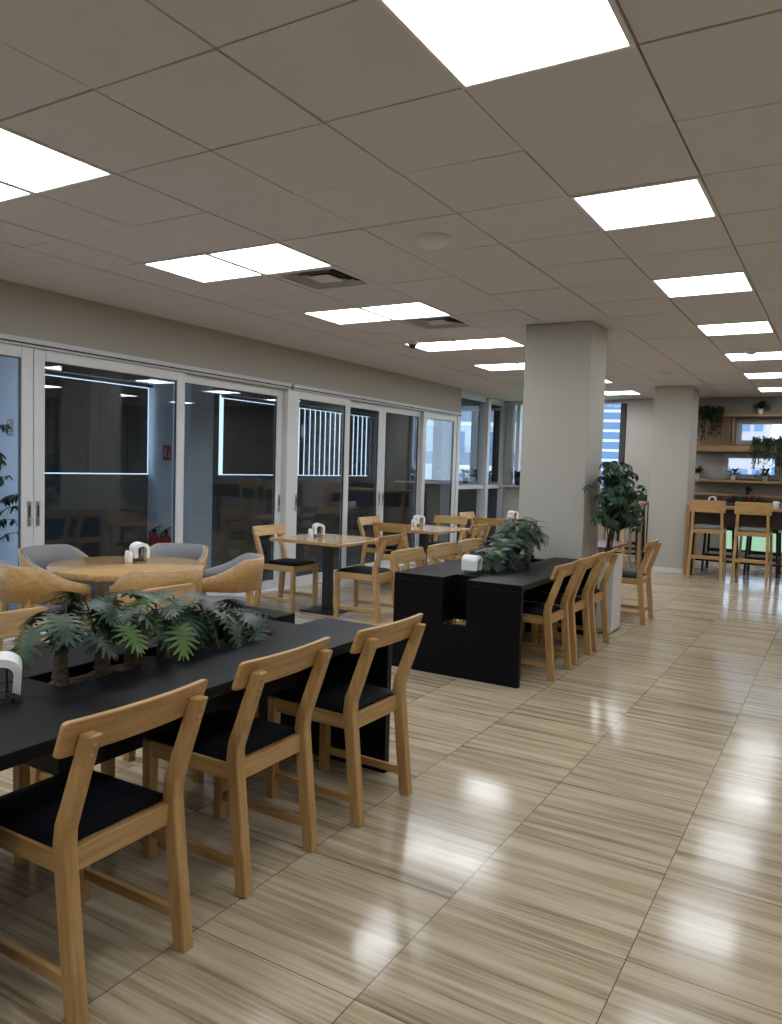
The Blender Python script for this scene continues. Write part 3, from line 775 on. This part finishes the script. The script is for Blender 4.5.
# ------------------------------------------------------------------ bar tables and stools
def bar_table(xa, xb, leg_x, label):
    t = thing('bar_table', label, 'table', ((xa+xb)/2, 12.42, 0), 0, 'high bar tables'); c = (xa+xb)/2; L = xb - xa
    MB().b6(-L/2, L/2, -.33, .33, 1.01, 1.05, .003).build('table_top', shw['x'], t)
    for s in (-1, 1):
        x = s*(L/2 - .025)
        MB().b6(x - .025, x + .025, -.33, -.26, 0, 1.009, .002).build('leg', shw['z'], t)
        MB().b6(x - .025, x + .025, .26, .33, 0, 1.009, .002).build('leg', dkw, t)
    MB().b6(-L/2 + .05, L/2 - .05, -.08, -.055, .74, 1.009).build('apron', dkw, t)
    MB().b6(-L/2 + .05, L/2 - .05, -.02, .02, .20, .24).build('foot_rail', dkw, t)
    return t
bar_table(-2.03, .55, 0, 'long high wooden bar table in front of the wall shelves')
bar_table(-4.55, -2.67, 0, 'high wooden bar table between the two square columns')
def make_stool(oak, grey_f):                        # local: sitter faces +y
    t = thing('bar_stool', '', 'stool')
    for s in (-1, 1):
        MB().prism([(s*.195 - .018, .72), (s*.195 + .018, .72), (s*.222 + .016, 0), (s*.222 - .016, 0)], 'y', .225, .262, .003).build('front_leg', oak['z'], t)
        V = []
        for (x, y, z, h_) in ((s*.222, -.235, 0, .019), (s*.200, -.205, .74, .019), (s*.192, -.245, 1.10, .017)):
            V += [(x - h_, y - h_, z), (x + h_, y - h_, z), (x + h_, y + h_, z), (x - h_, y + h_, z)]
        MB().add(V, [(3, 2, 1, 0), (8, 9, 10, 11)] + [(4*i + k, 4*i + (k+1) % 4, 4*i + 4 + (k+1) % 4, 4*i + 4 + k) for i in (0, 1) for k in range(4)]).build('rear_leg', oak['z'], t)
        MB().b6(s*.2 - .012, s*.2 + .012, -.2, .228, .66, .715, .003).build('side_rail', oak['y'], t)
        MB().b6(s*.212 - .010, s*.212 + .010, -.205, .226, .25, .28, .003).build('side_stretcher', oak['y'], t)
    MB().b6(-.19, .19, -.218, -.194, .66, .715, .003).b6(-.18, .18, .23, .254, .66, .715, .003).build('seat_rail', oak['x'], t)
    MB().b6(-.195, .195, -.232, -.208, .285, .335, .003).build('rear_stretcher', oak['x'], t)
    MB().b6(-.195, .195, .234, .256, .24, .285, .003).build('foot_rest', oak['x'], t)
    MB().box((0, .02, .745), (.40, .42, .05), bev=.018, seg=3).build('seat', grey_f, t)
    b = MB(); A = []; n = 10
    for k in range(n+1):
        x = -.238 + .476*k/n; c = -.02*(1 - (x/.238)**2)
        for (dy, z) in ((-.013, .965), (.012, .965), (.004, 1.14), (-.020, 1.14)): A.append((x, -.222 + dy + c, z))
    F = []
    for k in range(n):
        for q in range(4): F.append((k*4+q, (k+1)*4+q, (k+1)*4+(q+1) % 4, k*4+(q+1) % 4))
    b.add(A, F); b.add(A[:4], [(0, 1, 2, 3)]); b.add(A[-4:], [(3, 2, 1, 0)]); b.build('backrest', oak['x'], t)
    return t
ST = Proto(make_stool(oak, grey_f))
DK = grained('walnut_stain', 'z', (.02, .011, .007), (.035, .018, .011), (.05, .026, .016)); SD = Proto(make_stool({a: DK for a in 'xyz'}, pad)); GS = 'stools at the bar tables'
ST.put((-1.705, 12.08, 0), math.radians(1), 'oak bar stool with grey seat beside the square column', GS)
ST.put((-1.095, 12.06, 0), math.radians(-2), 'oak bar stool with grey seat before the plum flowers, second from the column', GS)
SD.put((-1.65, 13.05, 0), PI, 'dark bar stool on the far side of the shelf-side bar table, behind the first stool', GS)
SD.put((-1.04, 13.02, 0), PI, 'dark bar stool on the far side of the shelf-side bar table, behind the second stool', GS)
ST.put((-3.095, 12.10, 0), 0, 'oak bar stool half hidden by the umbrella plant', GS)
SD.put((-3.10, 13.05, 0), PI, 'dark bar stool on the window side of the bar table between the columns', GS)
# things on the bar table
NAP.put((-1.735, 12.50, 1.05), .1, 'white napkins folded over a wire holder on the bar table', 'napkin holders on the tables')
t = thing('flower_trough', 'dark trough of plum and green heather on the bar table', 'planter', (-1.27, 12.55, 1.05))
MB().b6(-.30, .30, -.06, .06, 0, .05, .004).build('trough', dgrey, t)
lf = MB()
for k in range(240):
    x = r.uniform(-.28, .28); y = r.uniform(-.05, .05); hgt = r.uniform(.05, .14)*(1 if abs(x) < .22 else .7)
    p = Vector((x, y, .045)); e = p + Vector((r.uniform(-.03, .03), r.uniform(-.03, .03), hgt))
    xf = Matrix.Translation(p) @ (e - p).to_track_quat('Y', 'Z').to_matrix().to_4x4()
    oval_leaf(lf, xf, hgt, .018, .05, 0 if math.sin(x*26 + 1) > -.1 else 1)
lf.build('flowers', [terr, leafC], t)
t = thing('cup', 'white cup on the bar table next to the flower trough', 'cup', (-.86, 12.42, 1.05))
MB().lathe([(.03, 0), (.035, .004), (.045, .1), (.042, .1), (.033, .012), (.001, .01)], n=24).build('body', ceram, t)
MB().tube([(.042, 0, .08), (.07, 0, .075), (.072, 0, .04), (.038, 0, .03)], .005, 8).build('handle', ceram, t)

# ------------------------------------------------------------------ wall shelf with its plants
sh = thing('wall_shelf', 'wide wooden wall shelf with slatted panel around two small windows', 'shelf', (-1.0, 14.195, 1.16))
def sp_(name, x0, x1, y0, y1, z0, z1, ax='x', bev=.002):
    return MB().b6(x0 + 1.0, x1 + 1.0, y0 - 14.195, y1 - 14.195, z0 - 1.16, z1 - 1.16, bev).build(name, shw[ax], sh)
sp_('top_plank', -2.32, .6, 13.93, 14.195, 2.485, 2.525)
sp_('thick_plank', -2.32, .6, 13.93, 14.165, 1.905, 2.005)
sp_('shelf_plank', -2.32, .6, 13.93, 14.165, 1.392, 1.432)
sp_('shelf_plank', -2.32, .6, 13.93, 14.195, 1.16, 1.19)
sp_('post', -1.690, -1.668, 13.95, 14.165, 2.006, 2.484, 'z')
sl = MB(); k = 0; x = -2.30
while x < -1.70: sl.b6(x + 1.0, x + 1.018, 13.96 - 14.195, 13.99 - 14.195, 2.006 - 1.16, 2.484 - 1.16); x += .043
sl.build('slat_panel', shw['z'], sh)
sp_('post', -.955, -.935, 13.95, 14.165, 1.433, 1.904, 'z')
sl = MB(); x = -.925
while x < -.3: sl.b6(x + 1.0, x + 1.018, 13.96 - 14.195, 13.99 - 14.195, 1.433 - 1.16, 1.904 - 1.16); x += .043
sl.build('slat_panel', shw['z'], sh)
MB().b6(-1.32, 1.6, -.004, -.001, .06, .08).build('wall_batten', shw['x'], sh)
def small_pot(x, y, z, s, label, potm, leafm, group, spread=1.0, tall=1.0, n=46, seed=1):
    r = random.Random(seed); t = thing('potted_plant', label, 'plant', (x, y, z), 0, group)
    MB().lathe([(.036*s, 0), (.048*s, .085*s), (.050*s, .09*s), (.044*s, .09*s), (.043*s, .075*s), (.001, .075*s)], n=20).build('pot', potm, t)
    lf = MB()
    for k in range(n):
        a = r.uniform(0, 2*PI); el = r.uniform(.15, 1.4); L = r.uniform(.06, .13)*s
        p = Vector((.02*s*math.cos(a), .02*s*math.sin(a), .08*s)) + Vector((math.cos(a)*math.cos(el)*.06*spread, math.sin(a)*math.cos(el)*.06*spread, math.sin(el)*.09*tall))*s*r.uniform(.1, 1)
        xf = Matrix.Translation(p) @ Matrix.Rotation(a - PI/2, 4, 'Z') @ Matrix.Rotation(el*.7, 4, 'X')
        oval_leaf(lf, xf, L, L*.42)
    lf.build('leaves', leafm, t); return t
GP = 'small white pots on the wall shelf'
small_pot(-1.285, 14.04, 2.525, 1.0, 'plant in a white pot on the topmost plank of the wall shelf', white_p, leafC, GP, seed=1)
small_pot(-1.645, 14.02, 1.432, .95, 'plant in a white pot at the free corner of the lower small window', white_p, leafC, GP, seed=2)
small_pot(-1.160, 14.02, 1.432, .95, 'plant in a white pot below the hanging ivy', white_p, leafC, GP, seed=3)
small_pot(-2.215, 14.02, 1.432, 1.0, 'plum-leaved plant in a white pot half hidden by the square column', white_p, leafR, GP, seed=4)
small_pot(-1.405, 14.03, 1.19, .62, 'slim upright plant in a dark pot on the lowest plank', dgrey, leafC, 'dark pots', .35, 1.0, seed=5)
def trailing(x0, x1, y, ztop, zbot, label, seed, n, bump=.07, gap=None):
    r = random.Random(seed); t = thing('trailing_ivy', label, 'plant', ((x0+x1)/2, y, ztop), 0, 'trailing ivy on the wall shelf'); c = (x0+x1)/2
    MB().b6(x0 - c + .02, x1 - c - .02, -.05, .05, 0, .055, .004).build('trough', dgrey, t)
    lf = MB(); st = MB()
    for k in range(n):
        x = r.uniform(x0, x1) - c
        if gap and gap[0] < x + c < gap[1]: drop = r.uniform(.0, .06)
        else: drop = (ztop - zbot)*r.uniform(.35, 1.0)
        pts = [Vector((x, -.0, .05)), Vector((x, -.05, .05 + bump*r.uniform(.3, 1))), Vector((x + r.uniform(-.02, .02), -.135 - r.uniform(0, .02), -.02)), Vector((x + r.uniform(-.04, .04), -.13 - r.uniform(0, .03), -drop))]
        st.tube(pts, .0016, 4)
        for q in range(int(10 + drop*50)):
            f = r.random()*3; i = min(2, int(f)); p = pts[i].lerp(pts[i+1], f - i) + Vector((r.uniform(-.015, .015), r.uniform(-.015, .004), r.uniform(-.01, .01)))
            xf = Matrix.Translation(p) @ Matrix.Rotation(r.uniform(0, 2*PI), 4, 'Z') @ Matrix.Rotation(-r.uniform(.2, 1.3), 4, 'X')
            oval_leaf(lf, xf, r.uniform(.028, .045), .026)
    st.build('stems', petm, t); lf.build('leaves', leafC, t)
trailing(-2.30, -1.84, 14.03, 2.527, 2.09, 'dark trailing ivy hanging over the slatted panel beside the column', 11, 60, .11, (-2.10, -2.04))
trailing(-1.36, -.86, 14.03, 2.007, 1.50, 'trailing ivy hanging in front of the lower small window', 12, 46, .12)
# pots on the far window sill
for k, (x, lab) in enumerate(((-7.80, 'potted plant on the window sill beyond the doors, nearest the blue-lit wall'), (-7.10, 'potted plant on the sill seen through the last sliding door, before the brown post'),
                              (-6.60, 'potted plant on the sill beside the end of the sliding doors'), (-6.13, 'potted plant on the sill between the two glazed bays'),
                              (-5.48, 'potted plant on the window sill next to the square column'))):
    small_pot(x, 14.1, 1.19, 1.35, lab, dgrey, leafC, 'plants on the far window sill', .9, 1.2, 40, 30 + k)

# ------------------------------------------------------------------ outside
lawn = mat('lawn', (.34, .42, .16), .95)
struct(MB().b6(-60, 60, YF + .6, 36, -.6, -.25), 'ground', lawn)
fac_w = mat('white_facade', (.72, .74, .76), .7); fac_g = mat('facade_glass', (.17, .27, .44), .15, .6); fac_d = mat('facade_rail', (.16, .2, .25), .5); fac_p = mat('pink_facade', (.6, .5, .48), .8)
# curved high-rise
t = thing('tower', 'curved glass high-rise with white floor bands seen past the square column', 'building', (-77, 285, -14))
fl = 3.2; n = 40; Rr = 34
MB().lathe([(Rr - 1.6, 0), (Rr - 1.6, fl*26)], n=64, smooth=True).build('glazing', fac_g, t)
for k in range(26):
    MB().lathe([(Rr - 1.7, k*fl), (Rr, k*fl), (Rr, k*fl + .85), (Rr - 1.7, k*fl + .85)], n=64).build('floor_band', fac_w, t)
# pale block with balconies beyond the glazed room
def block(name_label, cx, cy, cz, wd, dp, floors, rz, cols, wallm_, fh=3.0, balc=True):
    t = thing('apartment_block', name_label, 'building', (cx, cy, cz), rz)
    MB().b6(-wd/2, wd/2, 0, dp, 0, floors*fh).build('wall', wallm_, t)
    cw = wd/cols
    for f in range(floors):
        for c in range(cols):
            x = -wd/2 + cw*(c + .5)
            MB().b6(x - cw*.33, x + cw*.33, -.06, .02, f*fh + .75, f*fh + 2.5).build('window', fac_g, t)
        if balc:
            MB().b6(-wd/2, wd/2, -1.2, 0, f*fh - .15, f*fh + .12).build('balcony_slab', fac_w, t)
            MB().b6(-wd/2, wd/2, -1.2, -1.14, f*fh + .13, f*fh + 1.0).build('balcony_rail', fac_d, t)
    MB().b6(-wd/2 - .2, wd/2 + .2, -.3, dp + .2, floors*fh, floors*fh + .5).build('roof', fac_w, t)
block('pale apartment block with balcony rails seen through the corner windows', -23, 50, -4.4, 13, 10, 6, math.radians(22), 4, fac_w)
block('white building with square windows behind the lower small window', -8.0, 150, -6, 34, 12, 5, 0, 18, fac_w, 2.3, False)
block('pink and white building far behind the upper small window', -10.2, 90, -6, 5, 8, 5, 0, 4, fac_p, 2.9, False)

# ------------------------------------------------------------------ world, camera
wd = bpy.data.worlds.new('sky'); SC.world = wd; wd.use_nodes = True; nt = wd.node_tree; nt.nodes.clear()
bg = nt.nodes.new('ShaderNodeBackground'); out = nt.nodes.new('ShaderNodeOutputWorld'); tc = nt.nodes.new('ShaderNodeTexCoord'); sx = nt.nodes.new('ShaderNodeSeparateXYZ'); cr = nt.nodes.new('ShaderNodeValToRGB')
nt.links.new(tc.outputs['Generated'], sx.inputs[0]); nt.links.new(sx.outputs[2], cr.inputs[0]); nt.links.new(cr.outputs[0], bg.inputs[0]); nt.links.new(bg.outputs[0], out.inputs[0])
e = cr.color_ramp.elements; e[0].position = 0; e[0].color = (.70, .83, 1.0, 1); e[1].position = .6; e[1].color = (.48, .66, 1.0, 1)
bg.inputs[1].default_value = 2.3

cam = bpy.data.cameras.new('camera'); co = bpy.data.objects.new('camera', cam); COL.objects.link(co)
f_, yaw, pitch, roll = 768.528156, .533381117, -.0595279931, .0303838477
cy, sy, cp, sp = math.cos(yaw), math.sin(yaw), math.cos(pitch), math.sin(pitch)
fw = Vector((-sy*cp, cy*cp, sp)); rt = Vector((cy, sy, 0)); up = rt.cross(fw); c, s = math.cos(roll), math.sin(roll)
r2 = c*rt + s*up; u2 = -s*rt + c*up
M3 = Matrix((r2, u2, -fw)).transposed(); co.matrix_world = Matrix.Translation((0, 0, 1.49)) @ M3.to_4x4()
cam.sensor_fit = 'HORIZONTAL'; cam.sensor_width = 36; cam.lens = 36*f_/782; cam.clip_end = 2000; cam.clip_start = .05
SC.camera = co
vs = SC.view_settings; vs.view_transform = 'Standard'; vs.look = 'None'; vs.exposure = 0; vs.gamma = 1; vs.use_curve_mapping = False
SC.cycles.max_bounces = 10; SC.cycles.diffuse_bounces = 5; SC.cycles.glossy_bounces = 4; SC.cycles.transparent_max_bounces = 16
